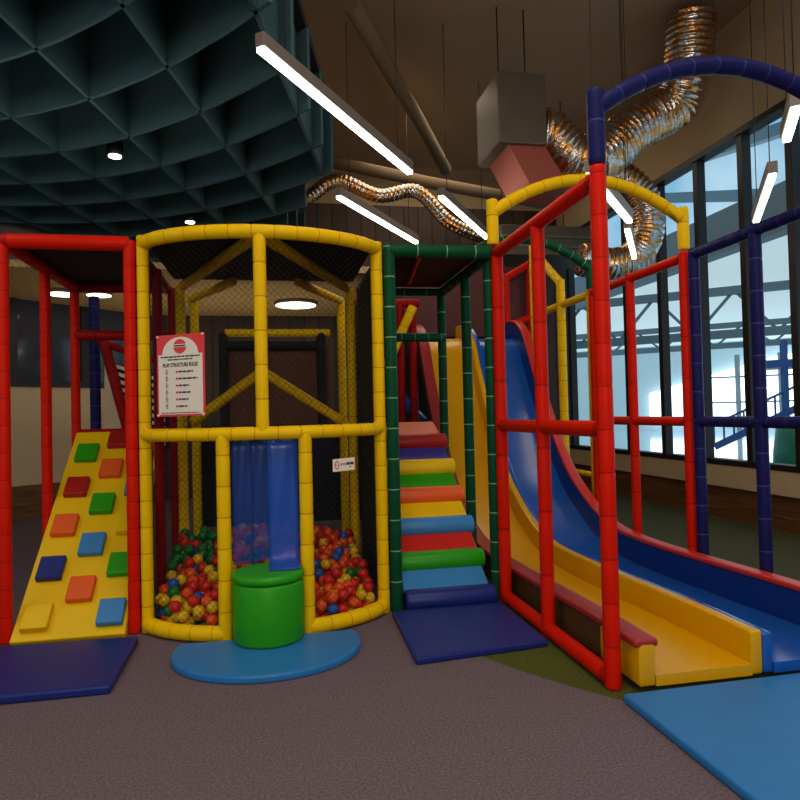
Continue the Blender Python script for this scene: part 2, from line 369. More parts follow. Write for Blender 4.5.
# ducts
def duct(pts, r, lab, corr=.12, n=18):
    # Catmull-Rom through pts with fine corrugation
    P = [V3(p) for p in pts]; P = [P[0]*2-P[1]]+P+[P[-1]*2-P[-2]]; out = []
    for i in range(1, len(P)-2):
        L = (P[i+1]-P[i]).length; k = max(4, int(L/.02))
        for j in range(k):
            t = j/k; a, b, c, d = P[i-1:i+3]
            out.append(.5*((2*b)+(c-a)*t+(2*a-5*b+4*c-d)*t*t+(3*b-a-3*c+d)*t**3))
    rr = [r*(1-corr*(i % 3 == 0)+random.uniform(-.02, .02)) for i in range(len(out))]
    o = MB().sweep(out, rr, n).build('hanging_foil_duct', M['foil']); return tag(o, lab, 'duct')
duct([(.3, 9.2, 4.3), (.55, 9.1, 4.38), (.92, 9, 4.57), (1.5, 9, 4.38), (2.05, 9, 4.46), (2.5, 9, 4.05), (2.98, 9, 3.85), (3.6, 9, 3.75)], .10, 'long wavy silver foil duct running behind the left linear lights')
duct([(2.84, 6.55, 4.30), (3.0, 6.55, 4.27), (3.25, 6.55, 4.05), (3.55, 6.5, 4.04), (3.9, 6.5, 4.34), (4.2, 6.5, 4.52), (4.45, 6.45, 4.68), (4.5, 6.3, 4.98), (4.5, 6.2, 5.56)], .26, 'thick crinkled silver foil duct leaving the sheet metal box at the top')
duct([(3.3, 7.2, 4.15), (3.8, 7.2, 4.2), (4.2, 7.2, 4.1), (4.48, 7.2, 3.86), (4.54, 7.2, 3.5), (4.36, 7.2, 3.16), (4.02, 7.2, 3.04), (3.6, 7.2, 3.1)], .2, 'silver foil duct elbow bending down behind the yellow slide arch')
t = thing('ventilation_box', (2.55, 6.5, 4.0), 'grey sheet metal ventilation box with sloped underside near the ceiling', 'ventilation box')
MB().box((2.28, 6.2, 4.02), (2.80, 6.9, 4.75)).build('box_body', M['galv'], t, .01)
MB().prism([(2.40, 4.02), (2.80, 4.02), (3.05, 3.62), (2.62, 3.62)], 'Y', 6.25, 6.85).build('sloped_outlet', mat('red_lit_sheet', (176, 92, 76), .4, metal=.6), t)
for x in (2.4, 2.7): MB().sweep([(x, 6.5, 4.75), (x, 6.5, 5.6)], .008, 6).build('hanger', M['black_metal'], t)
t = thing('ventilation_unit', (3.2, 8.2, 3.2), 'long grey sheet metal ventilation unit slung behind the yellow arch', 'ventilation unit')
MB().box((2.95, 8.05, 3.35), (4.3, 8.8, 3.75)).build('unit_body', M['galv'], t, .02)
for z in (3.45, 3.58): MB().box((2.95, 8.02, z), (4.3, 8.05, z+.03)).build('ridge', M['housing'], t)
for x in (3.1, 4.0): MB().sweep([(x, 8.4, 3.75), (x, 8.4, 5.6)], .008, 6).build('hanger', M['black_metal'], t)
# roof steel under the beige ceiling
for pts, lab in (([(.8, 6.2, 5.3), (1.9, 8.2, 5.15), (2.6, 9.4, 4.95)], 'beige roof beam curving down beside the long linear light'), ([(.6, 9.8, 5.2), (2.4, 9.8, 4.9), (4.6, 9.8, 4.6)], 'beige roof beam crossing behind the wavy foil duct')):
    o = MB().sweep(pts, .09, 10).build('roof_beam', M['beam']); tag(o, lab, 'beam')

# ------------------------------------------------------------------ pool hall beyond the window
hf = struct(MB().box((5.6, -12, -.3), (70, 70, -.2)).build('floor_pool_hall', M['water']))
HD = V3((math.sin(math.radians(40)), math.cos(math.radians(40)), 0)); HC = V3((HD.y, -HD.x, 0))
def hp(d, c, z): q = HD*d+HC*c; return V3((q.x, q.y, z))
def hquad(mb, pts): b = len(mb.v); mb.v += [hp(*p) for p in pts]; mb.face([b+i for i in range(len(pts))]); return mb
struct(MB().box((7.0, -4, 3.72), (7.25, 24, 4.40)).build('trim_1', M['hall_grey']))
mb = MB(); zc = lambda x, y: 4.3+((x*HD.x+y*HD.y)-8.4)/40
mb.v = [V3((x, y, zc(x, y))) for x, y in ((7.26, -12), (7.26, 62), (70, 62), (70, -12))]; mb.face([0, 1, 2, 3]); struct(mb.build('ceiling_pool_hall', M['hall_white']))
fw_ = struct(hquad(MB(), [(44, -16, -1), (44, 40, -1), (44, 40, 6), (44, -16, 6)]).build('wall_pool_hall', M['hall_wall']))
hw = struct(empty('window_2', hp(43.5, 4, 0)))
hquad(MB(), [(43.5, -6.2, .35), (43.5, 30, .35), (43.5, 30, 4.4), (43.5, 1.0, 4.2), (43.5, -6.2, 2.2)]).build('bright_pane', M['daylight'], hw)
for c in (-4, -1.2, 1, 4.4, 8, 11.5, 15): MB().box((-.1, -.1, -.5), (.1, .1, 4.3), Matrix.Translation(hp(43.2, c, 0))).build('window_mullion', M['hall_grey'], hw)
for z in (1.5, 3.0): MB().bar(hp(43.2, -4, z), hp(43.2, 22, z), .1).build('window_transom', M['hall_grey'], hw)
for D, z0, dz, lab in ((17.5, 3.02, 1.04, 'grey steel roof truss in the pool hall, nearest of the pair'), (26, 3.45, .72, 'grey steel roof truss in the pool hall, second behind the nearest')):
    t = thing('roof_truss', hp(D, 4, z0), lab, 'truss', 'pool hall trusses')
    MB().bar(hp(D, -14, z0), hp(D, 26, z0), .2, .2).build('bottom_chord', M['steel'], t)
    MB().bar(hp(D, -14, z0+dz), hp(D, 26, z0+dz), .16, .2).build('top_chord', M['steel'], t)
    mb = MB()
    for k in range(22):
        c = -14+k*1.8; mb.bar(hp(D, c, z0), hp(D, c+.9, z0+dz), .07); mb.bar(hp(D, c+.9, z0+dz), hp(D, c+1.8, z0), .07)
    mb.build('lattice', M['steel'], t)
for a, c, lab in (((9, 6.5, 5.61), (9, 18, 7.6), 'pale grey steel beam sloping across the top of the tall windows'), ((9, 8.0, 4.42), (9, 16, 6.92), 'pale grey lower steel beam seen through the tall windows above the dark fascia')):
    tag(MB().bar(a, c, .2, .22).build('steel_beam', M['steel']), lab, 'beam')
# blue stair tower & green slide in the pool hall
def at(x, y, dist):
    d = fw+rt*((x-400)/650)+up*((400-y)/650); return V3((0, 0, CAMH))+d*dist
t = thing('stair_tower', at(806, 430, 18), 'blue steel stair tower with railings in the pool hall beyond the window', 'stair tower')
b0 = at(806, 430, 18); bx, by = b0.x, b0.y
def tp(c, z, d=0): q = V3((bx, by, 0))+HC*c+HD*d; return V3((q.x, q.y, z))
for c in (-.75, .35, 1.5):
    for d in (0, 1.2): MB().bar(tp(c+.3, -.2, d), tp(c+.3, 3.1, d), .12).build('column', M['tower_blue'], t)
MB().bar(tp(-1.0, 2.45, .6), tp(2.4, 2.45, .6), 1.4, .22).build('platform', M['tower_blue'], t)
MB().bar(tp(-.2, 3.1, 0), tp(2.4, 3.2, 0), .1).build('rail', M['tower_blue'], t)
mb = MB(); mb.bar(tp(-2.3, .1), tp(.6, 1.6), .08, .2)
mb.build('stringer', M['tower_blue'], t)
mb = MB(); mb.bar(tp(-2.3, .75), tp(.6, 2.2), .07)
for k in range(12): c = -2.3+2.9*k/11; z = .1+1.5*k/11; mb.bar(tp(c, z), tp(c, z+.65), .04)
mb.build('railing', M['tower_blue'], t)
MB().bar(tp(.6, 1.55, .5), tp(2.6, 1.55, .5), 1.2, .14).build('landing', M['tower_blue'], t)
g0 = at(800, 440, 15)
o = MB().sweep([(g0.x-.1, g0.y, -.2), (g0.x, g0.y, .1), (g0.x+.1, g0.y, .75), (g0.x+.2, g0.y-.1, .82)], [.5, .56, .56, .3], 20).build('water_slide_tube', M['slide_green'])
tag(o, 'green rounded slide end standing at the foot of the blue stair tower', 'water slide')

# ------------------------------------------------------------------ left red climbing bay
H = 2.38; XA, XB, YF, YR = -1.575, -.863, 4.22, 5.64
f = thing('climbing_bay', (XA, YF, 0), 'red padded frame around the climbing ramp at the left', 'play frame')
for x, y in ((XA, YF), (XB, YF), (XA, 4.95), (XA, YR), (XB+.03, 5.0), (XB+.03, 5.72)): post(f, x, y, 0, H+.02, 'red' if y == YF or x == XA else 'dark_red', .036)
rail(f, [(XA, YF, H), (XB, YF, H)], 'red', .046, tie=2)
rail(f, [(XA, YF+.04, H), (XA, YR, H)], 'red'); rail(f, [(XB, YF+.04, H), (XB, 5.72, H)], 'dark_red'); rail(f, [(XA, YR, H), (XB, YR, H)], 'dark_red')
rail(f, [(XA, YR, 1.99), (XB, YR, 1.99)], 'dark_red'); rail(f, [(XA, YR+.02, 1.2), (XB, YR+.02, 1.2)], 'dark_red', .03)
MB().box((XA, YF, H+.03), (XB, YR, H+.05)).build('roof_panel', M['dark_cloth'], f)
MB().box((XB-.005, YF+.1, .05), (XB, 4.9, H)).build('side_panel', M['black'], f)

# ramp
t = thing('climbing_ramp', (-1.2, 4.13, 0), 'yellow sloped climbing ramp studded with coloured square blocks', 'climbing ramp')
RY, RZ = 4.13, .03; ang = math.atan2(1.19, 1.37); cs, sn = math.cos(ang), math.sin(ang)
RM = Matrix.Translation((0, RY, RZ)) @ Matrix.Rotation(ang, 4, 'X')
MB().box((-1.53, 0, -.08), (-.9, 1.80, 0), RM).build('ramp_board', M['v_yellow'], t, .008)
HOLD = [(-1.41, .14, 'v_yellow'), (-1.41, .49, 'v_navy'), (-1.405, .84, 'v_orange'), (-1.4, 1.19, 'v_dkred'), (-1.4, 1.54, 'v_green'),
        (-1.2, .32, 'v_orange'), (-1.2, .665, 'v_ltblue'), (-1.2, 1.02, 'v_green'), (-1.2, 1.365, 'v_orange'), (-1.195, 1.68, 'v_dkred'),
        (-.995, .14, 'v_ltblue'), (-.995, .49, 'v_green'), (-.995, .83, 'v_yellow'), (-.995, 1.18, 'v_ltblue'), (-.995, 1.54, 'v_orange')]
CN = {'v_yellow': 'yellow', 'v_navy': 'navy', 'v_orange': 'orange', 'v_dkred': 'dark red', 'v_green': 'green', 'v_ltblue': 'light blue'}
for x, s_, c in HOLD:
    o = MB().box((x-.075, s_-.085, 0), (x+.075, s_+.085, .045), RM).build('foot_block', M[c], t, .008); o['label'] = CN[c]+' square foam block'
def mat_pad(name, poly, z, m, lab, cat='mat'):
    o = MB().prism(poly, 'Z', 0, z).build(name, M[m], None, .012); return tag(o, lab, cat)
mat_pad('floor_mat', [(-1.78, 3.31), (-.79, 3.31), (-.80, 4.02), (-1.78, 4.06)], .045, 'v_navy', 'navy floor mat in front of the yellow climbing ramp')

# things seen behind the red bay
t = thing('sloped_crawl_ramp', (-1.5, 6.6, 1.2), 'red tube edged crawl ramp with black and white stripes behind the climbing ramp', 'crawl ramp')
rail(t, [(-1.59, 6.6, 2.06), (-1.36, 6.6, 1.1)], 'dark_red', .05)
rail(t, [(-1.585, 6.6, 2.03), (-1.05, 6.6, 1.84)], 'dark_red', .035)
for k in range(9):
    z = 1.84-.075*k; x0 = -1.52+(1.9-z)*.23
    MB().prism([(x0, z), (-1.05, z-.16), (-1.05, z-.195), (x0+.01, z-.04)], 'Y', 6.62, 6.63).build('white_stripe', M['white'], t)
MB().prism([(-1.56, 1.86), (-1.0, 1.7), (-1.0, 1.0), (-1.38, 1.1)], 'Y', 6.635, 6.65).build('black_backing', M['black'], t)
MB().prism([(-1.59, 1.85), (-1.37, 1.12), (-1.60, 1.12)], 'Y', 6.62, 6.64).build('cream_panel', M['sill'], t)
f = thing('padded_pillar', (-1.65, 6.62, 0), 'dark navy padded post standing behind the red climbing bay', 'post')
post(f, -1.70, 6.72, 0, 2.5, 'navy', .05)

# ------------------------------------------------------------------ yellow ball pit bay
AX, SAG = -.055, .34; HW = .73
def arcY(x): 
    k = max(-1, min(1, (x-AX)/HW)); return YF-SAG*(math.sqrt(max(0, 1-(k*.93)**2))-math.sqrt(1-.93**2))/(1-math.sqrt(1-.93**2))
def arc(x0, x1, z, n=16): return [(x0+(x1-x0)*i/n, arcY(x0+(x1-x0)*i/n), z) for i in range(n+1)]
f = thing('ball_pit_enclosure', (AX, YF, 0), 'yellow padded bow fronted frame of the ball pit', 'play frame')
XL, XR = -.785, .675
post(f, XL, YF, 0, H+.05, 'yellow', .037); post(f, XR, YF, 0, H+.05, 'yellow', .04)
rail(f, arc(XL, XR, 2.385, 26), 'yellow', .043, tie=.13); rail(f, arc(XL, XR, 1.2, 26), 'yellow', .04, tie=.13)
PL, PR, PC = -.302, .172, -.072
rail(f, arc(XL, PL, .05, 10), 'yellow', .046, tie=.13); rail(f, arc(PR, XR, .05, 10), 'yellow', .046, tie=.13)
post(f, PC, arcY(PC), 1.2, 2.385, 'yellow', .038, tie=.2); post(f, PL, arcY(PL), 0, 1.2, 'yellow', .04, tie=.18); post(f, PR, arcY(PR), 0, 1.2, 'yellow', .04, tie=.18)
for x, y in ((-.745, 5.55), (-.705, 6.15), (.655, 5.55), (.635, 6.15)): post(f, x, y, 0, 2.38, 'yellow', .04)
rail(f, [(PC, arcY(PC)+.03, 2.38), (-.73, 5.55, 2.38)], 'yellow', .038, 'strut'); rail(f, [(PC, arcY(PC)+.03, 2.38), (.63, 5.55, 2.38)], 'yellow', .038, 'strut')
rail(f, [(-.74, 6.15, 2.38), (-.3, 5.3, 2.38)], 'yellow', .035, 'strut'); rail(f, [(.64, 6.15, 2.38), (.2, 5.3, 2.38)], 'yellow', .035, 'strut')
rail(f, [(-.68, 5.6, 1.26), (-.10, 5.6, 1.68)], 'yellow', .042, 'strut'); rail(f, [(-.10, 5.6, 1.68), (.63, 5.6, 1.2)], 'yellow', .042, 'strut')
MB().prism([(x, y+.05) for x, y, z in arc(XL, XR, 0, 16)]+[(XR, 5.5), (XL, 5.5)], 'Z', H+.05, H+.065).build('roof_panel', M['dark_cloth'], f)
def PN(u, v): return V3((u, arcY(u)+.046, v))
net(f, PN, XL+.04, XR-.04, 1.22, 2.38)
net(f, PN, XL+.04, PL-.02, .08, 1.18); net(f, PN, PR+.02, XR-.04, .08, 1.18)
def hanging(mb, xs, f_): return mb

# rear frame behind the pit
f = thing('rear_crawl_enclosure', (0, 8.4, 0), 'dark rear crawl frame with brown mesh panels behind the ball pit', 'play frame')
rail(f, [(-.6, 8.4, 2.36), (.72, 8.4, 2.36)], 'yellow', .05)
for x in (-.62, -.15, .6): post(f, x, 8.4, 0, 2.36, 'black', .06)
MB().box((-.6, 8.45, 1.0), (.7, 8.46, 2.2)).build('mesh_panel', M['brown_mesh'], f)
MB().box((-.75, 6.2, .3), (.75, 6.22, 1.22)).build('lower_panel', M['dark_navy'], f)
rail(f, [(-.62, 8.4, 2.2), (.6, 8.4, 2.2)], 'black', .06)

# curtain strips
t = thing('strip_curtain', (-.07, 3.95, 1.18), 'translucent blue vinyl strip curtain hanging in the ball pit doorway', 'curtain')
def strip(x0, x1, path, m, name):
    mb = MB(); n = 6; b = 0
    for i, (y, z) in enumerate(path):
        for j in range(n+1):
            x = x0+(x1-x0)*j/n; mb.v.append(V3((x, y+.006*math.sin(j*1.3+i*.4), z)))
    for i in range(len(path)-1):
        for j in range(n):
            a = i*(n+1)+j; mb.face([a, a+1, a+n+2, a+n+1], None, True)
    o = mb.build(name, M[m], t); s = o.modifiers.new('thick', 'SOLIDIFY'); s.thickness = .003; return o
drop = [(3.962, 1.17-.07*i) for i in range(11)]
strip(-.258, -.14, [(3.968, z) for y, z in drop]+[(3.968, .43)], 'curtain', 'strip'); strip(-.155, -.03, [(3.974, z) for y, z in drop]+[(3.974, .44)], 'curtain', 'strip')
strip(-.05, .128, drop+[(3.955, .448), (3.91, .434), (3.86, .43), (3.80, .43), (3.75, .43)], 'curtain2', 'strip')['label'] = 'wider blue strip folded forward over the green step'

# step drum
t = thing('drum_step', (-.053, 3.80, .04), 'green cylindrical foam step on the round blue mat', 'step')
def drum(r, z0, z1, m, name):
    b = .018; MB().lathe((-.056, 3.80, 0), [(r-b, z0), (r-.005, z0+.005), (r, z0+b), (r, z1-b), (r-.005, z1-.005), (r-b, z1)], 48).build(name, M[m], t)
drum(.2, .042, .375, 'v_green', 'drum_body'); drum(.203, .377, .425, 'v_green', 'cushion_top')
poly = [(-.06+.51*math.cos(a), 3.69+.435*math.sin(a)) for a in (PI-.32+(PI+.64)*i/48 for i in range(49))]
mat_pad('half_round_mat', poly, .042, 'v_blue', 'light blue half round floor mat under the green drum step')

# signs
t = thing('rules_sign', (-.56, 3.98, 1.3), 'white and red play structure rules sign tied to the yellow frame net', 'sign')
P1 = V3((-.672, 4.02, 1.31)); P2 = V3((-.387, 3.85, 1.312)); sx = (P2-P1).normalized(); SW = (P2-P1).length; SH = .475
sn_ = V3((sx.y, -sx.x, 0)); SM = Matrix((sx, V3((0, 0, 1)), sn_)).transposed().to_4x4(); SM.translation = P1
def flat(poly, z0, z1, m, name, par, MM):
    mb = MB(); k = len(poly); mb.v = [MM @ V3((p, q, z0)) for p, q in poly]+[MM @ V3((p, q, z1)) for p, q in poly]
    mb.face(list(range(k))[::-1]); mb.face([k+i for i in range(k)])
    for i in range(k): mb.face([i, (i+1) % k, k+(i+1) % k, k+i])
    return mb.build(name, M[m], par)
def rect(x0, y0, x1, y1): return [(x0, y0), (x1, y0), (x1, y1), (x0, y1)]
def disc(cx, cy, rx, ry, a0=0, a1=2*PI, n=28): return [(cx+rx*math.cos(a0+(a1-a0)*i/n), cy+ry*math.sin(a0+(a1-a0)*i/n)) for i in range(n+(0 if a1-a0 > 6.2 else 1))]
def text(s, size, x, y, m, par, MM, name='lettering', align='LEFT', bold=.0, sxx=1):
    cu = bpy.data.curves.new(name, 'FONT'); cu.body = s; cu.size = size; cu.align_x = align; cu.offset = bold; cu.resolution_u = 2
    o = bpy.data.objects.new(name, cu); C.objects.link(o)
    me = bpy.data.meshes.new_from_object(o.evaluated_get(bpy.context.evaluated_depsgraph_get())); C.objects.unlink(o); bpy.data.objects.remove(o)
    me.transform(Matrix.Diagonal((sxx, 1, 1, 1))); me.transform(MM @ Matrix.Translation((x, y, 0)))
    me.materials.clear(); me.materials.append(M[m]); o = bpy.data.objects.new(name, me); C.objects.link(o); o.parent = par; o.matrix_parent_inverse = par.matrix_basis.inverted(); return o
bpy.context.view_layer.update()
bd = flat(rect(0, 0, SW, SH), 0, .006, 'sign_red', 'board', t, SM)
flat(rect(.012, .012, SW-.012, .36), .006, .008, 'white', 'white_field', bd, SM)
flat(disc(SW/2, .36, .125, .10, 0, PI), .006, .008, 'white', 'white_arch', bd, SM)
flat(disc(SW/2, .405, .045, .042), .008, .010, 'sign_red', 'round_logo', bd, SM)
flat(rect(SW/2-.05, .40, SW/2+.05, .417), .010, .0115, 'white', 'logo_band', bd, SM)
flat(rect(SW/2-.04, .404, SW/2+.04, .412), .0115, .0125, 'ink', 'logo_lettering', bd, SM)
def bars(y, x0, x1, h, m, seed):
    r = random.Random(seed); x = x0; mb = MB()
    while x < x1:
        w = min(r.uniform(.012, .034), x1-x); mb.box((x, y, .008), (x+w, y+h, .0095), SM); x += w+.006
    return mb.build('fine_lettering', M[m], bd)
bars(.342, .03, SW-.03, .008, 'ink', 1); bars(.326, .08, SW-.08, .007, 'ink', 2)
text('PLAY STRUCTURE RULES', .030, SW/2, .288, 'ink', bd, SM @ Matrix.Translation((0, 0, .009)), 'title_lettering', 'CENTER', .0012, .74)
for k in range(6):
    y = .252-.04*k; flat(rect(.135, y, .15, y+.012), .008, .0095, 'sign_red', 'red_number', bd, SM)
    bars(y+.001, .155, .155+[.10, .13, .07, .08, .065, .06][k], .010, 'ink', 10+k)
    mb = MB(); cx, cy = .07, y+.004
    mb.lathe((0, 0, 0), [(.005, 0), (.005, .001)], 10); mb.v = [SM @ (V3((cx, cy+.014, .0085))+v) for v in mb.v]
    mb.box((cx-.002, cy-.008, .008), (cx+.002, cy+.010, .0095), SM); mb.box((cx-.012, cy+.002+.002*(k % 2), .008), (cx+.012, cy+.005+.002*(k % 2), .0095), SM); mb.box((cx-.008, cy-.012, .008), (cx-.004, cy-.006, .0095), SM); mb.box((cx+.004, cy-.012, .008), (cx+.008, cy-.006, .0095), SM)
    mb.build('pictogram', M['grey_wall'], bd)
bars(.018, .03, SW-.04, .005, 'ink', 30)
for x, y in ((.008, .008), (SW-.008, .008), (.008, SH-.008), (SW-.008, SH-.008)): flat(disc(x, y, .007, .007, n=12), .006, .012, 'white', 'corner_tie', bd, SM)
t = thing('notice_sign', (.40, 3.97, .99), 'small white notice strip tied to the net left of the green post', 'sign')
P1 = V3((.332, 3.895, .957)); P2 = V3((.468, 3.945, .962)); sx = (P2-P1).normalized(); W2 = (P2-P1).length
sn_ = V3((sx.y, -sx.x, 0)); SM = Matrix((sx, V3((0, 0, 1)), sn_)).transposed().to_4x4(); SM.translation = P1
bd = flat(rect(0, 0, W2, .075), 0, .004, 'white', 'board', t, SM)
flat(disc(.027, .038, .015, .026), .004, .0055, 'pink', 'emblem', bd, SM); flat(disc(.027, .046, .008, .008), .0055, .0065, 'white', 'emblem_hole', bd, SM); flat(disc(.027, .028, .008, .008), .0055, .0065, 'white', 'emblem_hole', bd, SM)
mb = MB(); x = .05
for w in (.012, .01, .014): mb.box((x, .034, .004), (x+w, .048, .0055), SM); x += w+.004
mb.build('pale_lettering', M['pink'], bd)
mb = MB(); mb.box((.092, .034, .004), (.112, .05, .0055), SM); mb.box((.115, .034, .004), (.138, .05, .0055), SM); mb.box((.11, .018, .004), (.118, .026, .0055), SM); mb.build('dark_lettering', M['ink'], bd)

# ------------------------------------------------------------------ balls
BR = .037
def ball_pit():
    R = random.Random(11); cell = BR*2; grid = {}; balls = []
    def floor_h(x, y):
        d = y-arcY(x); back = max(0, min(1, (d-.1)/1.3)); return .0+.03*0+.24*back-.16*max(0, (x-.1))*back
    def top(x, y):
        z = max(BR+.002, floor_h(x, y)+BR-.20*(min(1, max(0, (y-arcY(x))/.8)))*0)
        gx, gy = int(x/cell+100), int(y/cell+100)
        for i in (-1, 0, 1):
            for j in (-1, 0, 1):
                for (bx_, by_, bz) in grid.get((gx+i, gy+j), ()):
                    d2 = (bx_-x)**2+(by_-y)**2; q = 4*BR*BR-d2
                    if q > 0: z = max(z, bz+math.sqrt(q))
        return z
    def lim(y): return True
    def tryput(zmax):
        best = None
        for _ in range(24):
            x = R.uniform(XL+.045, XR-.085); y = R.uniform(3.95, 5.42)
            sl = (arcY(x+.01)-arcY(x-.01))/.02
            if y < arcY(x)+.088*math.sqrt(1+sl*sl): continue
            if y < 4.06 and -.37 < x < .24: continue
            if min(math.hypot(x-XL, y-YF), math.hypot(x-XR, y-YF)) < .095: continue
            z = top(x, y)
            lv = z-floor_h(x, y)
            if best is None or lv < best[0]: best = (lv, x, y, z)
        if not best or best[0] > zmax: return False
        _, x, y, z = best; grid.setdefault((int(x/cell+100), int(y/cell+100)), []).append((x, y, z)); balls.append((x, y, z)); return True
    fails = 0
    while fails < 25 and len(balls) < 1600:
        if not tryput(.185): fails += 1
    return balls
balls = ball_pit()
# the ones that show: coarse depth buffer of the balls themselves
buf = {}
for i, p in enumerate(balls):
    d = V3(p)-V3((0, 0, CAMH)); z = d.dot(fw); px = 400+650*d.dot(rt)/z; py = 400-650*d.dot(up)/z; r = 650*BR/z
    if 222 < px < 229 or 302 < px < 312: pass
    for a in range(int(px-r), int(px+r)+1):
        for b in range(int(py-r), int(py+r)+1):
            if (a-px)**2+(b-py)**2 <= r*r:
                if (a, b) not in buf or buf[(a, b)][0] > z: buf[(a, b)] = (z, i)
seen = {}
for (a, b), (z, i) in buf.items():
    hid = (228 < a < 306 and b > 566) or 214 < a < 232 or 301 < a < 314 or a > 378
    w = 0 if hid else 1
    seen[i] = seen.get(i, 0)+w
order = sorted(range(len(balls)), key=lambda i: -seen.get(i, 0))
BC = [('red', (206, 30, 24), .36), ('orange', (232, 84, 24), .2), ('yellow', (226, 180, 22), .2), ('green', (16, 112, 46), .13), ('blue', (30, 84, 170), .11)]
BMAT = {k: mat(k+'_ball_plastic', c, .35, var=.05, spec=.4) for k, c, w in BC}
ico = {}
for k, c, w in BC:
    bm = bmesh.new(); bmesh.ops.create_icosphere(bm, subdivisions=3, radius=BR)
    for fc in bm.faces: fc.smooth = True
    me = bpy.data.meshes.new('play_ball'); bm.to_mesh(me); bm.free(); me.materials.append(BMAT[k]); ico[k] = me
def pick(rng):
    t = rng.random()
    for k, c, w in BC:
        t -= w
        if t <= 0: return k
    return 'red'
R = random.Random(3); cols = {i: pick(R) for i in range(len(balls))}
for i, (x, y, z) in enumerate(balls):
    # clumps of green towards the far left, yellow in the near left
    if x < -.35 and y > 4.75 and R.random() < .5: cols[i] = 'green'
    elif x < -.4 and y < 4.6 and R.random() < .4: cols[i] = 'yellow'
    elif x > .2 and R.random() < .35: cols[i] = R.choice(['orange', 'red'])
for i in order[:300]:
    o = bpy.data.objects.new('play_ball', ico[cols[i]]); C.objects.link(o); o.location = balls[i]
    side = 'left of the blue curtain' if balls[i][0] < -.3 else ('behind the blue curtain' if balls[i][0] < .15 else 'right of the green step')
    zone = 'against the front net' if balls[i][1]-arcY(balls[i][0]) < .32 else ('midway back' if balls[i][1] < 4.75 else 'far back by the rear posts')
    tag(o, '%s plastic ball %s, %s' % (cols[i], zone, side), 'ball', 'plastic balls in the ball pit')
rest = order[300:]
bmr = bmesh.new(); lay = []
keys = [k for k, c, w in BC]
for i in rest:
    r_ = bmesh.ops.create_icosphere(bmr, subdivisions=2, radius=BR, matrix=Matrix.Translation(balls[i]))
    for v in r_['verts']:
        for fc in v.link_faces: fc.material_index = keys.index(cols[i]); fc.smooth = True
me = bpy.data.meshes.new('ball_heap'); bmr.to_mesh(me); bmr.free()
for k in keys: me.materials.append(BMAT[k])
o = bpy.data.objects.new('ball_heap', me); C.objects.link(o); tag(o, 'rest of the red, orange, yellow, green and blue balls filling the pit', 'balls', None, 'stuff')

# ------------------------------------------------------------------ green stair bay
GX, SX = .752, 1.478
f = thing('stair_bay', (GX, YF, 0), 'dark green padded frame with white ties around the stairs', 'play frame')
post(f, GX+.008, YF, 0, H+.04, 'green', .041, tie=.2)
for x, y in ((GX+.01, 4.93), (GX+.01, 5.64), (SX, YF+.085), (1.495, 4.92), (1.495, 5.68)): post(f, x, y, 0, H+.02, 'green', .04, tie=.2)
rail(f, [(GX, YF, H), (1.464, YF, H)], 'green', .046, tie=.2); rail(f, [(1.495, YF+.06, H), (1.495, 5.68, H)], 'green', .04, tie=.2)
rail(f, [(GX, 5.66, H), (1.495, 5.66, H)], 'green', .035, tie=.2); rail(f, [(GX, 5.64, 1.97), (1.495, 5.64, 1.97)], 'green', .04, tie=.12)
rail(f, [(GX, 4.25, H), (GX, 5.64, H)], 'green', .04, tie=.2)
MB().box((GX-.03, YF+.1, .05), (GX-.025, 5.6, H)).build('side_panel', M['dark_side'], f)
MB().box((GX, YF+.05, H+.045), (SX, 5.66, H+.06)).build('roof_panel', mat('dark_red_cloth', (58, 24, 22), .8), f)
rail(f, [(1.0, 4.35, H+.01), (1.12, 5.3, H+.01)], 'red', .02, 'roof_strut')

t = thing('padded_stairs', (1.1, 4.13, 0), 'soft padded stairs of rainbow coloured rolls and treads', 'stairs')
SX0, SX1 = .81, 1.40
rolls = ['v_navy', 'v_green', 'v_ltblue', 'v_orange', 'v_yellow', 'v_dkred']; flats = ['v_ltblue', 'v_red', 'v_yellow', 'v_green', 'v_purple', 'v_orange']
MB().prism([(4.16, 0), (5.7, 0), (5.7, 1.13), (5.44, 1.09), (4.22, .07)], 'X', SX0+.01, SX1-.012+.01).build('base', M['v_dkred'], t)
dY, dZ = .236, .196
sa_ = math.atan2(dZ, dY)
for i in range(6):
    cy, cz = 4.20+dY*i, .068+dZ*i
    mb = MB(); k = 8; X0, X1 = SX0, SX1+.025
    pts = [(X0, cy, cz), (X0+.01, cy, cz), (X0+.02, cy, cz), (X1-.02, cy, cz), (X1-.006, cy, cz), (X1, cy, cz)]
    mb.sweep(pts, [.06, .068, .072, .072, .067, .058], 24).build('step_roll', M[rolls[i]], t)
    RMs = Matrix.Translation((0, cy+.02, cz-.01)) @ Matrix.Rotation(sa_*(.8 if i < 5 else .55), 4, 'X')
    MB().box((SX0, 0, -.03), (SX1, .30 if i < 5 else .36, .055), RMs).build('tread_pad', M[flats[i]], t, .012)
mat_pad('floor_mat', [(.685, 3.29), (1.445, 3.37), (1.445, 4.12), (.71, 4.12)], .04, 'v_navy', 'navy floor mat at the foot of the rainbow stairs')

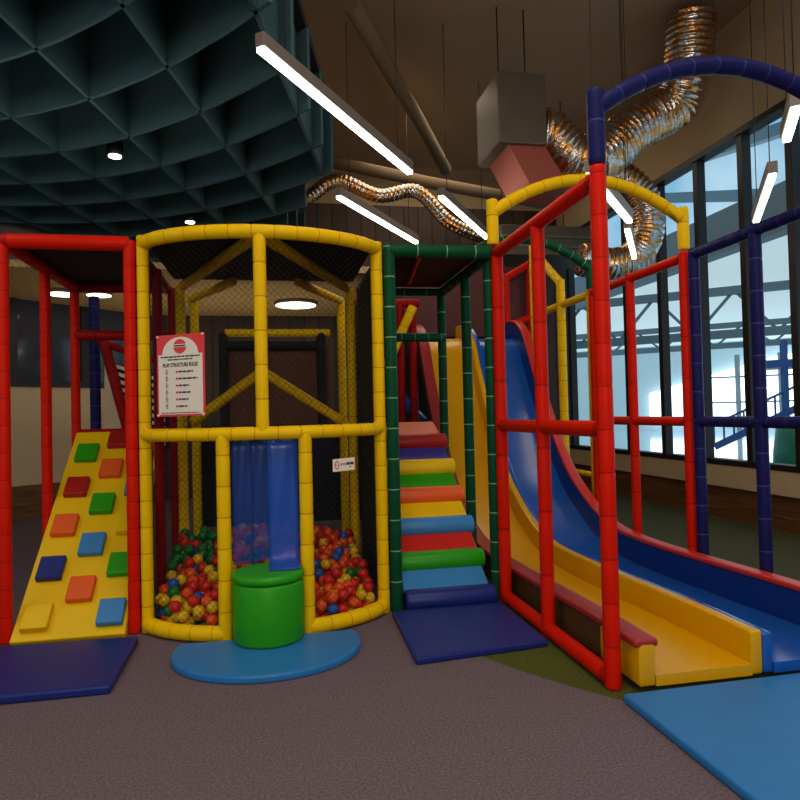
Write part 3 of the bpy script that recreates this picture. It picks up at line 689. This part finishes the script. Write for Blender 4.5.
# things glimpsed behind the stairs
f = thing('rear_tube_enclosure', (1.5, 6.9, 0), 'dark red padded frame seen behind the stairs under the green crossbar', 'play frame')
for x in (1.36, 1.5): post(f, x, 6.95, 0, 2.5, 'dark_red', .045)
rail(f, [(.8, 6.95, 2.5), (1.58, 6.95, 2.5)], 'dark_red', .045); rail(f, [(.9, 6.95, 1.15), (1.58, 6.95, 1.15)], 'dark_red', .045)
rail(f, [(1.18, 6.86, 1.8), (1.49, 6.86, 2.45)], 'yellow', .05, 'brace')['label'] = 'yellow slanting brace'
o = MB().sweep([(1.18, 7.1, 1.72), (1.42, 7.1, 1.42), (1.62, 7.1, 1.2)], .07, 14).build('crawl_tube', M['fib_blue']); tag(o, 'narrow blue slide edge slanting down behind the stairs', 'tube')
MB_ = MB().box((.8, 8.0, 0), (3.1, 8.05, 2.7)); o = MB_.build('backing_screen', M['black']); tag(o, 'black fabric panel closing the back of the play structure behind the slides', 'panel')

# ------------------------------------------------------------------ slide
PR_ = [(2.70, .085), (3.2, .085), (3.8, .07), (4.3, .06), (4.7, .062), (5.0, .08), (5.3, .14), (5.55, .235), (5.8, .37), (6.05, .54), (6.3, .79), (6.52, 1.06), (6.75, 1.40), (6.95, 1.72), (7.1, 1.98), (7.25, 2.12), (7.42, 2.17), (7.6, 2.18)]
def smooth(pr, n=4):
    out = []
    P = [V3((a, b, 0)) for a, b in pr]; P = [P[0]*2-P[1]]+P+[P[-1]*2-P[-2]]
    for i in range(1, len(P)-2):
        for j in range(n):
            t_ = j/n; a, b, c, d = P[i-1:i+3]; q = .5*((2*b)+(c-a)*t_+(2*a-5*b+4*c-d)*t_*t_+(3*b-a-3*c+d)*t_**3); out.append((q.x, q.y))
    out.append(pr[-1]); return out
LP = smooth(PR_)
def off(pr, h, clamp=None):
    out = []
    for i, (y, z) in enumerate(pr):
        a = pr[max(0, i-1)]; b = pr[min(len(pr)-1, i+1)]; ty, tz = b[0]-a[0], b[1]-a[1]; L = math.hypot(ty, tz)
        ny, nz = -tz/L, ty/L; q = (y+ny*h, z+nz*h)
        if clamp is not None: q = (q[0], max(clamp, q[1]))
        out.append(q)
    return out
def swp(x0, x1, top, bot, m, name, par, bev=.01, sm=False):
    mb = MB(); k = len(top); 
    for t_, b_ in zip(top, bot):
        mb.v += [V3((x0, *t_)), V3((x1, *t_)), V3((x1, *b_)), V3((x0, *b_))]
    for i in range(k-1):
        for j in range(4): mb.face([i*4+j, i*4+(j+1) % 4, (i+1)*4+(j+1) % 4, (i+1)*4+j], None, True)
    mb.face([0, 1, 2, 3]); mb.face([(k-1)*4+j for j in (3, 2, 1, 0)])
    o = mb.build(name, M[m], par)
    for p in o.data.polygons: p.use_smooth = False
    if bev:
        b = o.modifiers.new('edge', 'BEVEL'); b.width = bev; b.segments = 3; b.limit_method = 'ANGLE'; b.angle_limit = math.radians(50)
    for p in o.data.polygons: p.use_smooth = True
    e = o.modifiers.new('split', 'EDGE_SPLIT'); e.split_angle = math.radians(35)
    return o
t = thing('double_slide', (2.2, 2.7, 0), 'double fibreglass slide with one yellow lane and one blue lane', 'slide')
WH = .155
bot = off(LP, -.05, 0.002); rail_ = off(LP, WH); bot0 = [(y, 0.002 if z < .5 else z) for y, z in bot]
A0, A1, B0, B1, B2, B3, B4 = 1.59, 1.67, 2.165, 2.225, 2.28, 2.79, 2.855
swp(A1, B0, LP, bot, 'fib_yellow', 'yellow_lane', t, 0); swp(B2, B3, LP, bot, 'fib_blue', 'blue_lane', t, 0)
swp(B0, B1, rail_, bot, 'fib_yellow', 'yellow_divider', t, .014); swp(B1+.001, B2, off(LP, WH-.012), bot, 'fib_blue', 'blue_divider', t, .014)
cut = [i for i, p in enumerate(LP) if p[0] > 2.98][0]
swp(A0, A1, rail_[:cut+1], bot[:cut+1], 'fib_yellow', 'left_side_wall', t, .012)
swp(A0+.01, A1, off(LP, WH-.03)[cut:], bot[cut:], 'brown', 'left_skirt', t, .004)  # outer wall continues behind the bright end, coloured as if in shade
swp(B3, B4, off(LP, WH+.03), bot, 'fib_navy', 'right_side_wall', t, .006)
cap = off(LP, WH+.008); capb = off(LP, WH-.028); o = swp(A0-.02, A1+.018, cap, capb, 'rail_dkred', 'cap_rail', t, .012); o['label'] = 'dark red cap rail along the yellow lane'
cap = off(LP, WH+.065); capb = off(LP, WH+.03); o = swp(B3-.012, B4+.022, cap, capb, 'rail_red', 'cap_rail', t, .012); o['label'] = 'red cap rail along the blue lane'
mat_pad('floor_mat', [(1.48, 1.75), (3.3, 1.75), (3.3, 2.685), (1.48, 2.66)], .04, 'v_blue', 'light blue landing mat at the end of the double slide')

# red enclosure left of the slide
EX = 1.512; YE = 2.80
f = thing('slide_enclosure', (EX, YE, 0), 'bright red padded frame standing along the yellow side of the slide', 'play frame')
post(f, EX, YE, 0, 2.44, 'red', .039, tie=.2); post(f, EX, 3.52, .0, H, 'red', .04, tie=.36); post(f, EX, YF, 0, H+.02, 'red', .042, tie=.5)
rail(f, [(EX, YE, H), (EX, YF, H)], 'red', .042, tie=3); rail(f, [(EX, YE, 1.2), (EX, YF, 1.2)], 'red', .04, tie=3); rail(f, [(EX, YE, .045), (EX, YF, .045)], 'red', .042, tie=3)
def play_arch(y, z0, zp, zt, m, lab, peak=.26, x0=1.487, x1=2.94, tie=.14, posts=True):
    f = thing('play_arch', ((x0+x1)/2, y, z0), lab, 'arch')
    n = 18; pts = []
    for i in range(n+1):
        k = i/n; x = x0+(x1-x0)*k; pts.append((x, y, zt-.09+peak*(1-(2*k-1)**2)))
    rail(f, pts, m, .042, 'bow', tie)
    if posts:
        post(f, x0, y, z0, zt, m, .041, tie=.2); post(f, x1, y, z0, zt, m, .041, tie=.2)
    return f
play_arch(YF, 2.432, 0, 2.745, 'yellow', 'yellow padded arch bowing over the top of the slide opening')
play_arch(YE, 2.446, 0, 2.80, 'navy', 'navy padded arch above the front of the slide, nearest to the viewer', x0=EX, x1=2.95)
play_arch(5.64, 2.42, 0, 2.70, 'green', 'dark green padded arch curving behind the yellow arch', peak=.27, x0=1.582, x1=2.94)
# right side: red panel, navy panel, yellow rear frame
f = thing('side_barrier', (2.935, YF, 0), 'red padded side frame between the blue lane and the tall window', 'play frame')
for y in (YF, 4.95, 5.6): post(f, 2.935, y, 0, H+.04, 'red', .037, tie=.3)
rail(f, [(2.935, YF, H), (2.935, 5.6, H)], 'red', .037, tie=2); rail(f, [(2.935, YF, 1.19), (2.935, 5.6, 1.19)], 'red', .036, tie=2)
f = thing('side_barrier', (2.945, 3.5, 0), 'navy padded side frame with pale ties at the right edge', 'play frame')
for y in (4.12, 3.52, 2.80, 1.9): post(f, 2.945, y, 0, H+.04, 'navy', .038, tie=.2)
rail(f, [(2.945, 1.9, H), (2.945, 4.12, H)], 'navy', .038, tie=.14); rail(f, [(2.945, 1.9, 1.19), (2.945, 4.12, 1.19)], 'navy', .037, tie=.14)
f = thing('platform_barrier', (3.0, 6.4, 0), 'yellow padded frame behind the red side frame beside the slide top', 'play frame')
post(f, 3.0, 5.78, 0, 2.46, 'yellow', .035); post(f, 3.0, 6.42, 0, 2.68, 'yellow', .045); post(f, 3.03, 7.22, 0, 3.25, 'yellow', .04)
rail(f, [(3.0, 5.78, 2.4), (3.03, 7.22, 2.42)], 'yellow', .04); rail(f, [(3.0, 6.42, 2.64), (3.03, 7.22, 3.2)], 'yellow', .045, 'brace'); rail(f, [(3.0, 5.78, .66), (3.0, 6.42, .66)], 'yellow', .03)
f = thing('platform_barrier', (2.6, 7.9, 2.2), 'red padded frame standing on the platform behind the top of the blue lane', 'play frame')
post(f, 2.90, 7.78, 0, 3.02, 'red', .045); post(f, 3.22, 7.78, 0, 3.2, 'red', .045)
rail(f, [(2.90, 7.78, 2.36), (3.22, 7.78, 2.48)], 'red', .045); rail(f, [(2.90, 7.78, 2.98), (3.22, 7.78, 3.16)], 'red', .045)
MB().box((1.6, 7.9, 2.25), (3.22, 7.92, 3.15)).build('rear_pad', mat('maroon_pad', (84, 26, 24), .6), f)

# ------------------------------------------------------------------ lights
def area(name, loc, size, energy, col, rot=(0, 0, 0), sy=None):
    l = bpy.data.lights.new(name, 'AREA'); l.energy = energy; l.color = col; l.shape = 'RECTANGLE'; l.size = size; l.size_y = sy or size
    o = bpy.data.objects.new(name, l); C.objects.link(o); o.location = loc; o.rotation_euler = rot; return o
area('overhead_light', (.3, 1.2, 5.4), 3.0, 110, (1, .88, .72))
area('overhead_light', (-3, 3, 3.8), 2.0, 30, (1, .9, .76))
area('overhead_light', (3.6, 1.0, 5.2), 2.0, 18, (1, .93, .84))
area('overhead_light', (2.6, 9.0, 5.4), 2.4, 40, (1, .84, .62))
area('daylight', (4.9, 3.5, 2.6), 3.4, 22, (.72, .86, 1), (0, math.radians(90), 0), 6)
area('front_fill', (-.4, -3.4, 3.0), 4.0, 165, (1, .9, .76), (math.radians(72), 0, 0), 2.4)
area('baffle_fill', (-1.6, 5.4, 2.75), 1.6, 7, (1, .92, .82), (math.radians(180), 0, 0), 1.6)  # unseen fill added above the bay roof to lift the baffles
area('rear_ceiling_fill', (-.6, 9.4, 1.0), 2.4, 14, (1, .84, .6), (math.radians(180), 0, 0), 1.2)  # added light from below that brightens the lowered ceiling, no fixture
# sky
w = bpy.data.worlds.new('world'); SC.world = w; w.use_nodes = True; n, l = w.node_tree.nodes, w.node_tree.links
bg = n['Background']; tc = n.new('ShaderNodeTexCoord'); nz = n.new('ShaderNodeTexNoise'); nz.inputs['Scale'].default_value = 4; nz.inputs['Detail'].default_value = 6; l.new(tc.outputs['Generated'], nz.inputs['Vector'])
cr = n.new('ShaderNodeValToRGB'); cr.color_ramp.elements[0].position = .4; cr.color_ramp.elements[0].color = lin((112, 172, 206)); cr.color_ramp.elements[1].position = .7; cr.color_ramp.elements[1].color = lin((190, 220, 236)); l.new(nz.outputs['Fac'], cr.inputs[0]); l.new(cr.outputs[0], bg.inputs['Color']); bg.inputs['Strength'].default_value = 1.15

SC.view_settings.view_transform = 'Standard'
SC.view_settings.look = 'None'
SC.view_settings.exposure = .08
SC.cycles.max_bounces = 8; SC.cycles.transparent_max_bounces = 16; SC.cycles.sample_clamp_indirect = 3
SC.cycles.caustics_reflective = False; SC.cycles.caustics_refractive = False
